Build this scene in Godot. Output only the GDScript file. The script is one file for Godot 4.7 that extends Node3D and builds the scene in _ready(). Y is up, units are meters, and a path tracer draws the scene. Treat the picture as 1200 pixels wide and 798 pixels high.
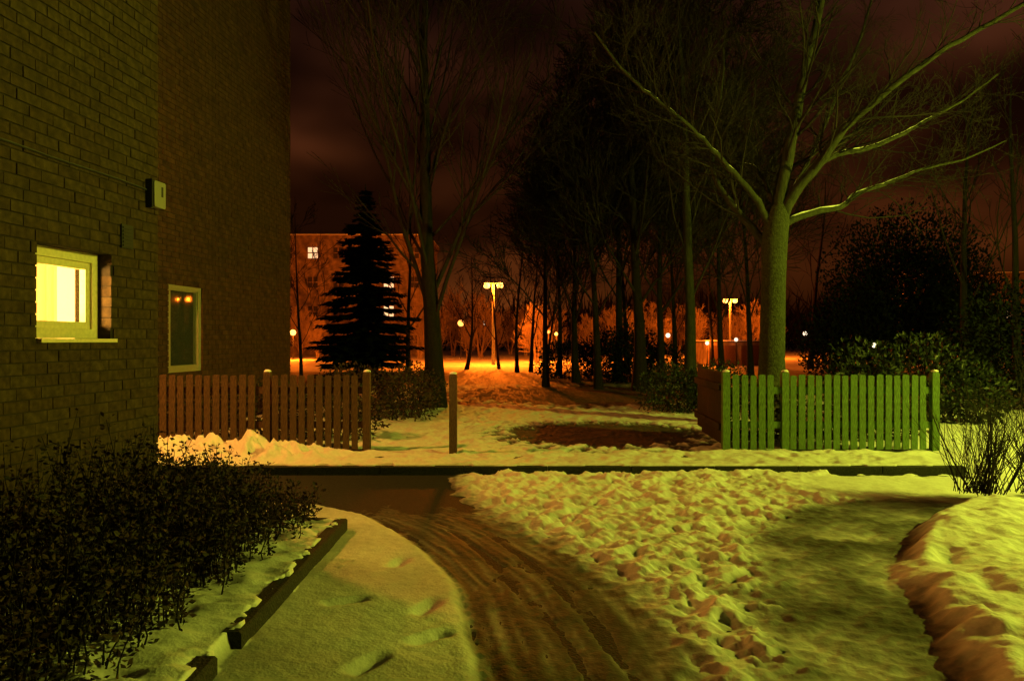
extends Node3D
# A winter night: brick block, two slatted fences, a snowy path, bare trees, sodium lamps.

const EYE := 1.6
var taken := {}
var rng := RandomNumberGenerator.new()
var M := {}
var n_churn := FastNoiseLite.new()
var n_cell := FastNoiseLite.new()
var n_fine := FastNoiseLite.new()
var n_broad := FastNoiseLite.new()

# ---------------------------------------------------------------- mesh collecting
class MB:
	var v := PackedVector3Array()
	var n := PackedVector3Array()
	var c := PackedColorArray()
	var ix := PackedInt32Array()
	func tri(a: Vector3, b: Vector3, d: Vector3, na: Vector3, col := Color.WHITE) -> void:
		var k := v.size()
		v.append(a); v.append(b); v.append(d)
		for j in 3:
			n.append(na); c.append(col)
		if (b - a).cross(d - a).dot(na) > 0.0:
			ix.append(k); ix.append(k + 2); ix.append(k + 1)
		else:
			ix.append(k); ix.append(k + 1); ix.append(k + 2)
	func quad(a: Vector3, b: Vector3, d: Vector3, e: Vector3, na: Vector3, col := Color.WHITE) -> void:
		tri(a, b, d, na, col)
		tri(a, d, e, na, col)
	func box(lo: Vector3, hi: Vector3, col := Color.WHITE) -> void:
		var p := []
		for k in 8:
			p.append(Vector3(hi.x if k & 1 else lo.x, hi.y if k & 2 else lo.y, hi.z if k & 4 else lo.z))
		quad(p[0], p[2], p[6], p[4], Vector3.LEFT, col)
		quad(p[1], p[3], p[7], p[5], Vector3.RIGHT, col)
		quad(p[0], p[1], p[5], p[4], Vector3.DOWN, col)
		quad(p[2], p[3], p[7], p[6], Vector3.UP, col)
		quad(p[0], p[1], p[3], p[2], Vector3.FORWARD, col)
		quad(p[4], p[5], p[7], p[6], Vector3.BACK, col)
	func prism(outline: Array, z0: float, z1: float, col := Color.WHITE) -> void:
		var m := outline.size()
		var mid := Vector2.ZERO
		for q in outline:
			mid += q / float(m)
		for k in m:
			var a: Vector2 = outline[k]
			var b: Vector2 = outline[(k + 1) % m]
			var e := (b - a).orthogonal().normalized()
			if e.dot((a + b) / 2.0 - mid) < 0.0:
				e = -e
			quad(Vector3(a.x, a.y, z0), Vector3(b.x, b.y, z0), Vector3(b.x, b.y, z1), Vector3(a.x, a.y, z1), Vector3(e.x, e.y, 0), col)
			tri(Vector3(mid.x, mid.y, z1), Vector3(a.x, a.y, z1), Vector3(b.x, b.y, z1), Vector3.BACK, col)
			tri(Vector3(mid.x, mid.y, z0), Vector3(a.x, a.y, z0), Vector3(b.x, b.y, z0), Vector3.FORWARD, col)
	func tube(pts: Array, rad: Array, sides := 5, col := Color.WHITE, cap := true, squash := 1.0) -> void:
		var m := pts.size()
		var k0 := v.size()
		var ref := Vector3.UP
		var first: Vector3 = (pts[1] - pts[0]).normalized()
		if absf(first.dot(ref)) > 0.8:
			ref = Vector3.RIGHT
		for i in m:
			var t: Vector3 = (pts[mini(i + 1, m - 1)] - pts[maxi(i - 1, 0)]).normalized()
			var a := t.cross(ref).normalized()
			var b := t.cross(a).normalized()
			for s in sides:
				var w := TAU * s / sides
				var o := a * cos(w) + b * sin(w) * squash
				v.append(pts[i] + o * rad[i])
				n.append(o.normalized()); c.append(col)
		for i in m - 1:
			for s in sides:
				var p := k0 + i * sides + s
				var q := k0 + i * sides + (s + 1) % sides
				ix.append(p); ix.append(p + sides); ix.append(q)
				ix.append(q); ix.append(p + sides); ix.append(q + sides)
		if cap:
			for e in [0, m - 1]:
				var t2: Vector3 = (pts[1] - pts[0]).normalized() * -1.0 if e == 0 else (pts[m - 1] - pts[m - 2]).normalized()
				for s in sides - 2:
					var b0: int = k0 + e * sides
					tri(v[b0], v[b0 + s + 1], v[b0 + s + 2], t2, col)
	func lathe(prof: Array, at: Vector3, sides := 12, col := Color.WHITE) -> void:
		# prof: Vector2(radius, height)
		var k0 := v.size()
		var m := prof.size()
		for i in m:
			var d: Vector2 = prof[mini(i + 1, m - 1)] - prof[maxi(i - 1, 0)]
			var e := Vector2(d.y, -d.x).normalized()
			for s in sides + 1:
				var w := TAU * s / sides
				v.append(at + Vector3(cos(w) * prof[i].x, prof[i].y, sin(w) * prof[i].x))
				n.append(Vector3(cos(w) * e.x, e.y, sin(w) * e.x)); c.append(col)
		for i in m - 1:
			for s in sides:
				var p := k0 + i * (sides + 1) + s
				ix.append(p); ix.append(p + 1); ix.append(p + sides + 1)
				ix.append(p + 1); ix.append(p + sides + 2); ix.append(p + sides + 1)
	func leaf(p: Vector3, along: Vector3, side: Vector3, size: float, wide: float, col: Color) -> void:
		var up := along.cross(side).normalized()
		var tip := p + along * size
		var mid := p + along * size * 0.5
		var a := mid + side * wide * size + up * size * 0.12
		var b := mid - side * wide * size + up * size * 0.12
		tri(p, a, tip, (up - side * 0.3).normalized(), col)
		tri(p, tip, b, (up + side * 0.3).normalized(), col)
	func mesh() -> ArrayMesh:
		var arr := []
		arr.resize(Mesh.ARRAY_MAX)
		arr[Mesh.ARRAY_VERTEX] = v; arr[Mesh.ARRAY_NORMAL] = n
		arr[Mesh.ARRAY_COLOR] = c; arr[Mesh.ARRAY_INDEX] = ix
		var am := ArrayMesh.new()
		am.add_surface_from_arrays(Mesh.PRIMITIVE_TRIANGLES, arr)
		return am

# ---------------------------------------------------------------- naming
func numbered(called: String) -> String:
	taken[called] = taken.get(called, 0) + 1
	return called if taken[called] == 1 else "%s_%03d" % [called, taken[called] - 1]

func tag(o: Node, label := "", category := "", group := "", kind := "") -> Node:
	if label: o.set_meta("label", label)
	if category: o.set_meta("category", category)
	if group: o.set_meta("group", group)
	if kind: o.set_meta("kind", kind)
	return o

func thing(called: String, label: String, category: String, at := Vector3.ZERO, group := "") -> Node3D:
	var o := Node3D.new()
	o.name = numbered(called)
	add_child(o)
	o.position = at
	tag(o, label, category, group)
	return o

func part(called: String, mesh: Mesh, m: Material, parent: Node = null) -> MeshInstance3D:
	var o := MeshInstance3D.new()
	o.mesh = mesh
	o.material_override = m
	if parent == null or parent == self:
		o.name = numbered(called)
		add_child(o)
	else:
		o.name = called
		parent.add_child(o, true)
	return o

func at(x: float, y: float, d: float) -> Vector3:
	return Vector3((x - 600.0) / 900.0 * d, EYE - (y - 400.0) / 900.0 * d, -d)

# ---------------------------------------------------------------- materials
func noise_tex(freq: float, lo: float, hi: float, type := FastNoiseLite.TYPE_SIMPLEX_SMOOTH, normal := false, strength := 4.0, seed_ := 1) -> NoiseTexture2D:
	var t := NoiseTexture2D.new()
	t.width = 512; t.height = 512; t.seamless = true
	var f := FastNoiseLite.new()
	f.noise_type = type; f.frequency = freq; f.seed = seed_
	f.fractal_octaves = 5
	t.noise = f
	if normal:
		t.as_normal_map = true
		t.bump_strength = strength
	else:
		var g := Gradient.new()
		g.set_color(0, Color(lo, lo, lo)); g.set_color(1, Color(hi, hi, hi))
		t.color_ramp = g
	return t

func mat(lin: Color, rough := 0.85, tex: Texture2D = null, scale := Vector3.ONE, norm: Texture2D = null, ns := 1.0, world := true) -> StandardMaterial3D:
	var m := StandardMaterial3D.new()
	m.albedo_color = lin.linear_to_srgb()
	m.roughness = rough
	m.metallic_specular = 0.35
	m.vertex_color_use_as_albedo = true
	if tex or norm:
		m.uv1_triplanar = true
		m.uv1_world_triplanar = world
		m.uv1_scale = scale
	if tex: m.albedo_texture = tex
	if norm:
		m.normal_enabled = true
		m.normal_texture = norm
		m.normal_scale = ns
	return m

func glow(lin: Color, energy: float) -> StandardMaterial3D:
	var m := StandardMaterial3D.new()
	m.albedo_color = Color(0.8, 0.8, 0.8)
	m.emission_enabled = true
	m.emission = lin.linear_to_srgb()
	m.emission_energy_multiplier = energy
	return m

func materials() -> void:
	var grain := noise_tex(0.02, 0.72, 1.0)
	var soft := noise_tex(0.02, 0.88, 1.0)
	var blotch := noise_tex(0.008, 0.55, 1.0, FastNoiseLite.TYPE_SIMPLEX_SMOOTH, false, 1.0, 7)
	var speck := noise_tex(0.09, 0.5, 1.0, FastNoiseLite.TYPE_VALUE, false, 1.0, 3)
	var bumps := noise_tex(0.06, 0, 1, FastNoiseLite.TYPE_SIMPLEX_SMOOTH, true, 6.0, 5)
	var wood := noise_tex(0.03, 0.5, 1.0, FastNoiseLite.TYPE_SIMPLEX_SMOOTH, false, 1.0, 11)
	M.snow = mat(Color(0.82, 0.83, 0.85), 0.7, soft, Vector3.ONE * 1.1, bumps, 0.30)
	M.asphalt = mat(Color(0.024, 0.022, 0.020), 0.75, speck, Vector3.ONE * 1.3, bumps, 0.8)
	M.dirt = mat(Color(0.10, 0.065, 0.045), 0.9, blotch, Vector3.ONE * 0.6, bumps, 0.8)
	M.kerb = mat(Color(0.04, 0.039, 0.034), 0.9, speck, Vector3.ONE * 1.5, bumps, 0.6)
	M.mortar = mat(Color(0.034, 0.024, 0.013), 0.95, grain, Vector3.ONE * 2.0)
	var tones := [Color(0.080, 0.049, 0.018), Color(0.074, 0.043, 0.015), Color(0.086, 0.054, 0.021), Color(0.078, 0.045, 0.016)]
	for k in 4:
		M["brick%d" % k] = mat(tones[k], 0.9, blotch, Vector3.ONE * (2.0 + k * 0.4), bumps, 0.5)
	M.far_brick = mat(Color(0.075, 0.038, 0.016), 0.9, blotch, Vector3.ONE * 1.1, bumps, 0.5)
	M.plaster = mat(Color(0.3, 0.24, 0.18), 0.9, blotch, Vector3.ONE * 0.3)
	M.fence_brown = mat(Color(0.145, 0.080, 0.044), 0.8, wood, Vector3(6, 0.7, 6), bumps, 0.3)
	M.fence_green = mat(Color(0.15, 0.26, 0.065), 0.8, wood, Vector3(6, 0.7, 6), bumps, 0.3)
	M.fence_dark = mat(Color(0.045, 0.028, 0.018), 0.85, wood, Vector3(6, 0.7, 6))
	M.white_paint = mat(Color(0.78, 0.66, 0.42), 0.5, soft, Vector3.ONE * 2.0)
	M.grey_paint = mat(Color(0.30, 0.28, 0.22), 0.5, soft, Vector3.ONE * 2.0)
	M.room = mat(Color(0.66, 0.58, 0.42), 0.9)
	M.curtain = mat(Color(0.75, 0.72, 0.62), 0.9)
	M.curtain.backlight = Color(1, 1, 1)
	M.curtain.backlight_enabled = true
	M.box = mat(Color(0.22, 0.22, 0.19), 0.5)
	M.dark = mat(Color(0.03, 0.03, 0.03), 0.7)
	M.cable = mat(Color(0.04, 0.04, 0.04), 0.6)
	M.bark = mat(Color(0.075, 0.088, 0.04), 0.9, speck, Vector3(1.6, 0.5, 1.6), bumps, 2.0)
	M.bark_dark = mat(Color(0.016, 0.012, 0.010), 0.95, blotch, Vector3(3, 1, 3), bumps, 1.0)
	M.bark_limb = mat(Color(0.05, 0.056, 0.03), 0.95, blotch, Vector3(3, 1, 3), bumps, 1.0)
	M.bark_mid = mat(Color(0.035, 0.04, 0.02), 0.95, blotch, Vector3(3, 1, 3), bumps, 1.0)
	M.twig = mat(Color(0.016, 0.012, 0.009), 0.95)
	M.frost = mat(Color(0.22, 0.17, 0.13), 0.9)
	M.leaf = mat(Color(0.04, 0.025, 0.015), 0.8)
	M.evergreen = mat(Color(0.014, 0.022, 0.009), 0.5)
	M.needles = mat(Color(0.009, 0.011, 0.008), 1.0)
	M.needles.metallic_specular = 0.1
	M.pole = mat(Color(0.30, 0.30, 0.29), 0.6, grain, Vector3.ONE)
	M.terracotta = mat(Color(0.3, 0.12, 0.06), 0.8)
	M.roof = mat(Color(0.06, 0.055, 0.05), 0.9)
	var g := StandardMaterial3D.new()
	g.albedo_color = Color(1, 1, 1, 0.04)
	g.transparency = BaseMaterial3D.TRANSPARENCY_ALPHA
	g.roughness = 0.02
	M.glass = g
	M.sodium = glow(Color(1.0, 0.40, 0.07), 5.0)
	M.whitish = glow(Color(1.0, 0.85, 0.6), 1.6)
	M.small_amber = glow(Color(1.0, 0.42, 0.08), 2.4)
	M.window_glow = glow(Color(1.0, 0.7, 0.35), 1.0)
	M.greenish = glow(Color(0.78, 1.0, 0.10), 30.0)
	M.bulb = glow(Color(1.0, 0.78, 0.32), 3.0)

# ---------------------------------------------------------------- sky, camera, light
func setup() -> void:
	var cam := Camera3D.new()
	cam.name = "camera"
	cam.position = Vector3(0, EYE, 0)
	cam.fov = rad_to_deg(2.0 * atan(399.0 / 900.0))
	cam.far = 2000.0
	cam.current = true
	add_child(cam)
	var we := WorldEnvironment.new()
	we.name = "world_environment"
	var e := Environment.new()
	e.background_mode = Environment.BG_SKY
	e.tonemap_mode = Environment.TONE_MAPPER_LINEAR
	e.tonemap_exposure = 1.0
	e.sdfgi_enabled = true; e.ssao_enabled = true; e.ssil_enabled = true
	var sky := Sky.new()
	var sm := PanoramaSkyMaterial.new()
	sm.panorama = ImageTexture.create_from_image(sky_image())
	sky.sky_material = sm
	e.sky = sky
	we.environment = e
	add_child(we)

func sky_image() -> Image:
	# low cloud over a town, lit from below by its lamps
	var w := 768
	var h := 384
	var im := Image.create(w, h, false, Image.FORMAT_RGBF)
	var f := FastNoiseLite.new()
	f.noise_type = FastNoiseLite.TYPE_SIMPLEX_SMOOTH
	f.seed = 23; f.frequency = 1.0; f.fractal_octaves = 5
	for y in h:
		var up := PI * (0.5 - (y + 0.5) / h)
		for x in w:
			var a := TAU * (x + 0.5) / w
			var d := Vector3(cos(up) * cos(a), sin(up), cos(up) * sin(a))
			var s := maxf(d.y, 0.0)
			var q := Vector3(d.x, d.y * 2.6, d.z) * 2.3
			var cl := clampf(0.5 + 0.95 * f.get_noise_3d(q.x, q.y, q.z), 0.0, 1.0)
			var k := pow(1.0 - s, 4.0)
			var base := Vector3(0.0052, 0.0023, 0.0018).lerp(Vector3(0.062, 0.0140, 0.0020), k)
			var lit := base * (0.25 + 3.2 * cl * cl)
			im.set_pixel(x, y, Color(lit.x, lit.y, lit.z))
	return im

func omni(where: Vector3, lin: Color, energy: float, size := 0.1) -> void:
	var l := OmniLight3D.new()
	l.name = numbered("lamp_light")
	l.position = where
	l.light_color = lin.linear_to_srgb()
	l.light_energy = energy
	l.light_size = size
	l.omni_range = 300.0
	l.omni_attenuation = 2.0
	l.shadow_enabled = true
	add_child(l)

func spot(where: Vector3, to: Vector3, lin: Color, energy: float, half: float, soft: float, size := 0.1) -> void:
	var l := SpotLight3D.new()
	l.name = numbered("lamp_light")
	add_child(l)
	l.look_at_from_position(where, to, Vector3.UP if absf((to - where).normalized().y) < 0.98 else Vector3.RIGHT)
	l.light_color = lin.linear_to_srgb()
	l.light_energy = energy
	l.spot_angle = half
	l.spot_angle_attenuation = soft
	l.light_size = size
	l.spot_range = 300.0
	l.spot_attenuation = 2.0
	l.shadow_enabled = true

# ---------------------------------------------------------------- ground
func along(table: Array, d: float) -> float:
	if d <= table[0].x: return table[0].y
	for k in table.size() - 1:
		if d <= table[k + 1].x:
			return lerpf(table[k].y, table[k + 1].y, (d - table[k].x) / (table[k + 1].x - table[k].x))
	return table[table.size() - 1].y

const EDGE_L := [Vector2(2.0, 0.05), Vector2(3.6, -0.12), Vector2(4.97, -0.33), Vector2(5.76, -0.64), Vector2(6.4, -0.95), Vector2(6.9, -1.3), Vector2(7.25, -1.75), Vector2(7.45, -2.6), Vector2(7.55, -4.0)]
const EDGE_R := [Vector2(2.0, 1.0), Vector2(4.0, 0.86), Vector2(4.97, 0.72), Vector2(6.0, 0.24), Vector2(7.0, -0.2), Vector2(8.0, -0.55), Vector2(9.6, -0.75)]
const EDGE_P := [Vector2(3.0, 0.85), Vector2(3.6, 0.97), Vector2(4.2, 1.2), Vector2(5.0, 1.43), Vector2(6.0, 1.67), Vector2(7.0, 2.3), Vector2(7.5, 3.1), Vector2(7.9, 4.3)]
const EDGE_B := [Vector2(2.0, 1.5), Vector2(3.7, 2.1), Vector2(4.97, 2.55), Vector2(5.76, 2.92), Vector2(6.5, 3.45), Vector2(7.0, 4.0), Vector2(7.4, 4.9), Vector2(7.7, 6.5)]
const TRACKS := [
	[Vector2(-0.06, 3.2), Vector2(-0.2, 4.2), Vector2(-0.36, 5.1), Vector2(-0.68, 5.9), Vector2(-1.1, 6.65)],
	[Vector2(0.04, 3.2), Vector2(-0.08, 4.2), Vector2(-0.26, 5.1), Vector2(-0.55, 5.9)],
	[Vector2(0.09, 6.2), Vector2(0.33, 6.5), Vector2(0.62, 7.2), Vector2(1.15, 8.6), Vector2(1.6, 9.3)],
	[Vector2(0.2, 6.0), Vector2(0.5, 6.6), Vector2(0.95, 7.8), Vector2(1.5, 9.0)],
	[Vector2(1.05, 4.3), Vector2(1.18, 4.7), Vector2(1.4, 5.6), Vector2(1.75, 6.4)],
	[Vector2(0.4, 3.4), Vector2(0.22, 4.3), Vector2(-0.1, 5.4), Vector2(-0.55, 6.6), Vector2(-1.1, 7.5)],
	[Vector2(0.62, 3.4), Vector2(0.45, 4.4), Vector2(0.1, 5.6), Vector2(-0.4, 6.9)],
]
const PRINTS := [Vector3(-0.50, 4.5, 0.4), Vector3(-0.43, 4.05, 0.9), Vector3(-0.8, 5.4, 0.2), Vector3(-1.0, 4.6, 1.2), Vector3(-0.7, 3.7, 0.5), Vector3(2.55, 4.25, 2.3), Vector3(2.45, 3.75, 2.5), Vector3(2.85, 4.6, 0.4), Vector3(3.0, 5.3, 0.7), Vector3(3.2, 4.0, 0.2)]

func groove(x: float, d: float) -> float:
	var g := 0.0
	var p := Vector2(x, d)
	for k in TRACKS.size():
		var t: Array = TRACKS[k]
		for i in t.size() - 1:
			var a: Vector2 = t[i]
			var b: Vector2 = t[i + 1]
			if d < a.y - 0.1 or d > b.y + 0.1:
				continue
			var q := Geometry2D.get_closest_point_to_segment(p, a, b)
			var r := p.distance_to(q)
			if r < 0.12:
				g = minf(g, -0.6 * exp(-r * r / 0.0022)) if k != 1 else maxf(g, 0.6 * exp(-r * r / 0.0012))
	return g

func snow_at(x: float, d: float) -> Vector2:
	# x: height of the snow surface; y: how packed and dirty it is (0 clean, 1 trodden dark)
	var ch := n_churn.get_noise_2d(x, d)
	var fi := n_fine.get_noise_2d(x, d)
	var br := n_broad.get_noise_2d(x, d)
	if d > 45.0 or d < -4.0 or absf(x) > 30.0:
		return Vector2(0.14 + 0.05 * br, 0.15)
	var ce := n_cell.get_noise_2d(x + 0.06 * ch, d * 0.85)
	var jag := 0.07 * ch + 0.04 * fi
	var wet := 0.0
	var h := 0.0
	var brink := 9.155 + 0.02 * n_broad.get_noise_2d(x * 2.2, 3.0)
	if x > 2.1 and x < 3.75: brink -= 0.01
	if x > 3.75 or x < -0.4: brink = 9.16 + 0.01 * ch
	if d < brink:
		# on the tarmac
		var bare := 0.0 + 0.004 * fi + 0.004 * ch + 0.005 * br
		var g := groove(x, d)
		h = bare + 0.014 * g
		var lat := x - along(EDGE_L, d)
		var streak := n_fine.get_noise_2d(lat * 1.1 + 7.0, d * 0.09) + 0.6 * n_churn.get_noise_2d(lat * 3.0, d * 0.25 + 40.0)
		h += 0.006 + 0.007 * streak - 0.03 * smoothstep(6.8, 8.0, d + 0.5 * ch)
		wet = 0.86 + 0.36 * streak + 0.10 * fi
		# strip beside the planting bed
		var wl := smoothstep(0.05, -0.10, x - along(EDGE_L, d) - jag * 0.25)
		if d > 7.6: wl = 0.0
		var strip := 0.048 + 0.010 * br + 0.006 * ch + 0.004 * fi + 0.05 * g
		for p in PRINTS:
			var q := Vector2(x - p.x, d - p.y).rotated(p.z)
			if absf(q.x) < 0.1 and absf(q.y) < 0.22:
				strip -= 0.035 * exp(-pow(q.x / 0.05, 4.0) - pow(q.y / 0.12, 4.0))
		if wl > 0.0:
			h = lerpf(h, strip, wl)
			wet = lerpf(wet, 0.28 + 0.2 * br, wl)
		# churned snow of the middle
		var wc := smoothstep(-0.28, 0.26, x - along(EDGE_R, d) - jag * 2.0)
		if wc > 0.0:
			var lump := 0.082 + 0.066 * ce + 0.036 * ch + 0.028 * fi + 0.03 * g + 0.015 * br
			h = lerpf(h, lump, wc)
			wet = lerpf(wet, 0.06 + clampf(-0.5 * ch, 0.0, 0.2), wc)
		# packed icy lane on the right
		var wp := smoothstep(-0.12, 0.35, x - along(EDGE_P, d) - jag * 3.0) if d < 7.9 else 0.0
		if wp > 0.0:
			var pack := 0.027 + 0.010 * ch + 0.012 * fi + 0.012 * br + 0.010 * ce
			h = lerpf(h, pack, wp)
			wet = lerpf(wet, 0.60 + 0.32 * br + 0.14 * fi + 0.22 * ch, wp)
		# clean smooth strip in front of the kerb on the far right
		var wq := smoothstep(2.6, 3.6, x) * smoothstep(7.3, 8.2, d)
		h = lerpf(h, 0.02 + 0.012 * ch + 0.006 * fi, wq)
		wet = lerpf(wet, 0.1, wq)
		# bank on the right
		var wb := smoothstep(-0.06, 0.22, x - along(EDGE_B, d) - 0.09 * ch - 0.12 * br)
		if wb > 0.0:
			var bank := 0.165 + 0.07 * br + 0.030 * ch + 0.012 * fi + 0.015 * ce
			for p in PRINTS:
				var q := Vector2(x - p.x, d - p.y).rotated(p.z)
				if absf(q.x) < 0.16 and absf(q.y) < 0.34:
					bank -= 0.06 * exp(-pow(q.x / 0.075, 2.0) - pow(q.y / 0.17, 2.0))
			h = lerpf(h, bank, wb)
			wet = lerpf(wet, 0.05, wb)
		# planting bed behind its kerb
		if x < -1.40 + 0.05 * ch + 0.03 * fi and d < 6.3:
			h = 0.145 + 0.03 * ch + 0.014 * fi
			wet = 0.1
		# thin line of tarmac left bare along the kerb
		var wk := smoothstep(0.16, 0.03, absf(d - 9.07) + 0.16 * ch) * smoothstep(5.9, 5.2, x)
		var heap := 0.02 + 0.06 * ch + 0.02 * fi + 0.045 * smoothstep(1.2, 2.4, x)
		h = lerpf(h, -0.012 + 0.01 * fi if x < -0.3 or x > 3.75 else heap, wk)
		if x > 5.4:
			h = lerpf(h, 0.15 + 0.03 * br, smoothstep(8.6, 9.2, d) * smoothstep(5.4, 5.8, x))
		return Vector2(h, clampf(wet, 0.0, 1.0))
	# behind the kerb
	var low := 0.13 + 0.030 * ch + 0.012 * fi + 0.02 * ce + 0.02 * br
	if d < 9.25 and x < 5.42:
		low = lerpf(0.112 + 0.02 * fi, maxf(low, 0.12), smoothstep(9.10, 9.24, d))
	# ploughed drift in front of the brown fence
	var wd := smoothstep(9.25, 9.75, d) * smoothstep(11.2, 10.4, d) * smoothstep(-1.4, -3.0, x)
	low += wd * (0.22 + 0.16 * ce + 0.09 * ch + 0.07 * fi) * smoothstep(-1.6, -3.6, x)
	# worn bare places on the way through the gap
	var e1 := Vector2((x - 1.45) / 1.9, (d - 12.3) / 1.9).length() + 0.35 * ch + 0.15 * fi
	var w1 := smoothstep(1.05, 0.8, e1)
	var e2 := Vector2((x - 1.9) / 4.6, (d - 21.5) / 4.4).length() + 0.35 * ch + 0.15 * br
	var w2 := smoothstep(1.1, 0.7, e2)
	var w3 := smoothstep(24.0, 27.0, d) * smoothstep(38.0, 34.0, d) * 0.6
	low = lerpf(low, 0.09 + 0.016 * fi + 0.012 * ch, maxf(w1, w2))
	return Vector2(low, clampf(maxf(w3, 0.9 * maxf(w1, w2)) + 0.12, 0.0, 1.0))

func graded(lo: float, a: float, b: float, step: float, mid_lo: float, mid_hi: float, mid_step: float, hi: float, growth: float) -> PackedFloat32Array:
	var out := []
	var p := a
	while p < b:
		out.append(p); p += step
	while p < mid_hi:
		out.append(p); p += mid_step
	var s := mid_step
	while p < hi:
		out.append(p); s *= growth; p += s
	out.append(hi)
	p = a - step
	while p > mid_lo:
		out.push_front(p); p -= mid_step
	s = mid_step
	while p > lo:
		out.push_front(p); s *= growth; p -= s
	out.push_front(lo)
	return PackedFloat32Array(out)

func ground() -> void:
	n_churn.noise_type = FastNoiseLite.TYPE_SIMPLEX_SMOOTH
	n_churn.frequency = 2.6; n_churn.fractal_octaves = 2; n_churn.seed = 4
	n_cell.noise_type = FastNoiseLite.TYPE_CELLULAR
	n_cell.cellular_return_type = FastNoiseLite.RETURN_DISTANCE
	n_cell.frequency = 5.2; n_cell.fractal_type = FastNoiseLite.FRACTAL_NONE; n_cell.seed = 9
	n_fine.noise_type = FastNoiseLite.TYPE_SIMPLEX_SMOOTH
	n_fine.frequency = 11.0; n_fine.fractal_octaves = 2; n_fine.seed = 12
	n_broad.noise_type = FastNoiseLite.TYPE_SIMPLEX_SMOOTH
	n_broad.frequency = 0.8; n_broad.fractal_octaves = 2; n_broad.seed = 31
	var xs := graded(-420.0, -1.432, 4.6, 0.024, -5.6, 7.4, 0.045, 420.0, 1.09)
	var ds := graded(-60.0, 3.0, 7.4, 0.022, 1.0, 13.0, 0.04, 620.0, 1.045)
	var v := PackedVector3Array()
	var c := PackedColorArray()
	var nx := xs.size()
	var nd := ds.size()
	for d in ds:
		for x in xs:
			var s := snow_at(x, d)
			v.append(Vector3(x, s.x, -d))
			var k := s.y
			k = 1.0 - (1.0 - k) * (1.0 - k) if k > 0.5 else k * 1.5
			c.append(Color(lerpf(1.0, 0.055, k), lerpf(1.0, 0.050, k), lerpf(1.0, 0.042, k)))
	var nn := PackedVector3Array()
	nn.resize(v.size())
	for j in nd:
		for i in nx:
			var l := v[j * nx + maxi(i - 1, 0)]
			var r := v[j * nx + mini(i + 1, nx - 1)]
			var b := v[maxi(j - 1, 0) * nx + i]
			var f := v[mini(j + 1, nd - 1) * nx + i]
			nn[j * nx + i] = (r - l).cross(f - b).normalized()
	var ix := PackedInt32Array()
	for j in nd - 1:
		for i in nx - 1:
			var p := j * nx + i
			ix.append(p); ix.append(p + nx); ix.append(p + 1)
			ix.append(p + 1); ix.append(p + nx); ix.append(p + nx + 1)
	var arr := []
	arr.resize(Mesh.ARRAY_MAX)
	arr[Mesh.ARRAY_VERTEX] = v; arr[Mesh.ARRAY_NORMAL] = nn; arr[Mesh.ARRAY_COLOR] = c; arr[Mesh.ARRAY_INDEX] = ix
	var am := ArrayMesh.new()
	am.add_surface_from_arrays(Mesh.PRIMITIVE_TRIANGLES, arr)
	tag(part("snowy_ground", am, M.snow), "trodden snow covering the whole yard", "", "", "structure")
	print("ground ", nx, " x ", nd)
	var mb := MB.new()
	mb.quad(Vector3(-5.9, 0, 3), Vector3(7.5, 0, 3), Vector3(7.5, 0, -9.15), Vector3(-5.9, 0, -9.15), Vector3.UP)
	tag(part("path", mb.mesh(), M.asphalt), "dark tarmac path curving past the planting bed", "", "", "structure")
	mb = MB.new()
	mb.quad(Vector3(-2.5, 0.09, -9.3), Vector3(8, 0.09, -9.3), Vector3(8, 0.09, -30), Vector3(-3, 0.09, -30), Vector3.UP)
	tag(part("footpath", mb.mesh(), M.dirt), "brown worn footpath through the gap in the fences", "", "", "structure")

func kerb_stone(l: float, w: float, h: float) -> ArrayMesh:
	var mb := MB.new()
	var b := 0.012
	mb.prism([Vector2(-w / 2, 0), Vector2(w / 2, 0), Vector2(w / 2, h - b), Vector2(w / 2 - b, h), Vector2(-w / 2 + b, h), Vector2(-w / 2, h - b)], -l / 2, l / 2)
	return mb.mesh()

func kerbs() -> void:
	var k := thing("kerb", "low dark kerb running across in front of both fences", "", Vector3(0, -0.02, -9.165))
	k.remove_meta("category")
	tag(k, "", "", "", "structure")
	var me := kerb_stone(0.985, 0.11, 0.125)
	for i in 11:
		var o := part("kerb_stone", me, M.kerb, k)
		o.position = Vector3(-5.05 + i * 0.995, 0, 0)
		o.rotation.y = PI / 2
	var e := thing("bed_edging", "dark stone edging between the planting bed and the snowy strip", "", Vector3(-1.40, -0.02, 0))
	e.remove_meta("category")
	tag(e, "", "", "", "structure")
	var long := kerb_stone(2.45, 0.11, 0.16)
	for z in [-5.075, -2.33, 0.2]:
		var o := part("edging_stone", long, M.kerb, e)
		o.position = Vector3(0.01 * sin(z * 9.0), 0, z)
		o.rotation.y = 0.012 * sin(z * 5.0)
	# the short piece that turns the corner of the bed
	var o2 := part("edging_stone", kerb_stone(1.7, 0.11, 0.155), M.kerb, e)
	o2.position = Vector3(-0.96, 0, -6.31)
	o2.rotation.y = PI / 2

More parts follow.
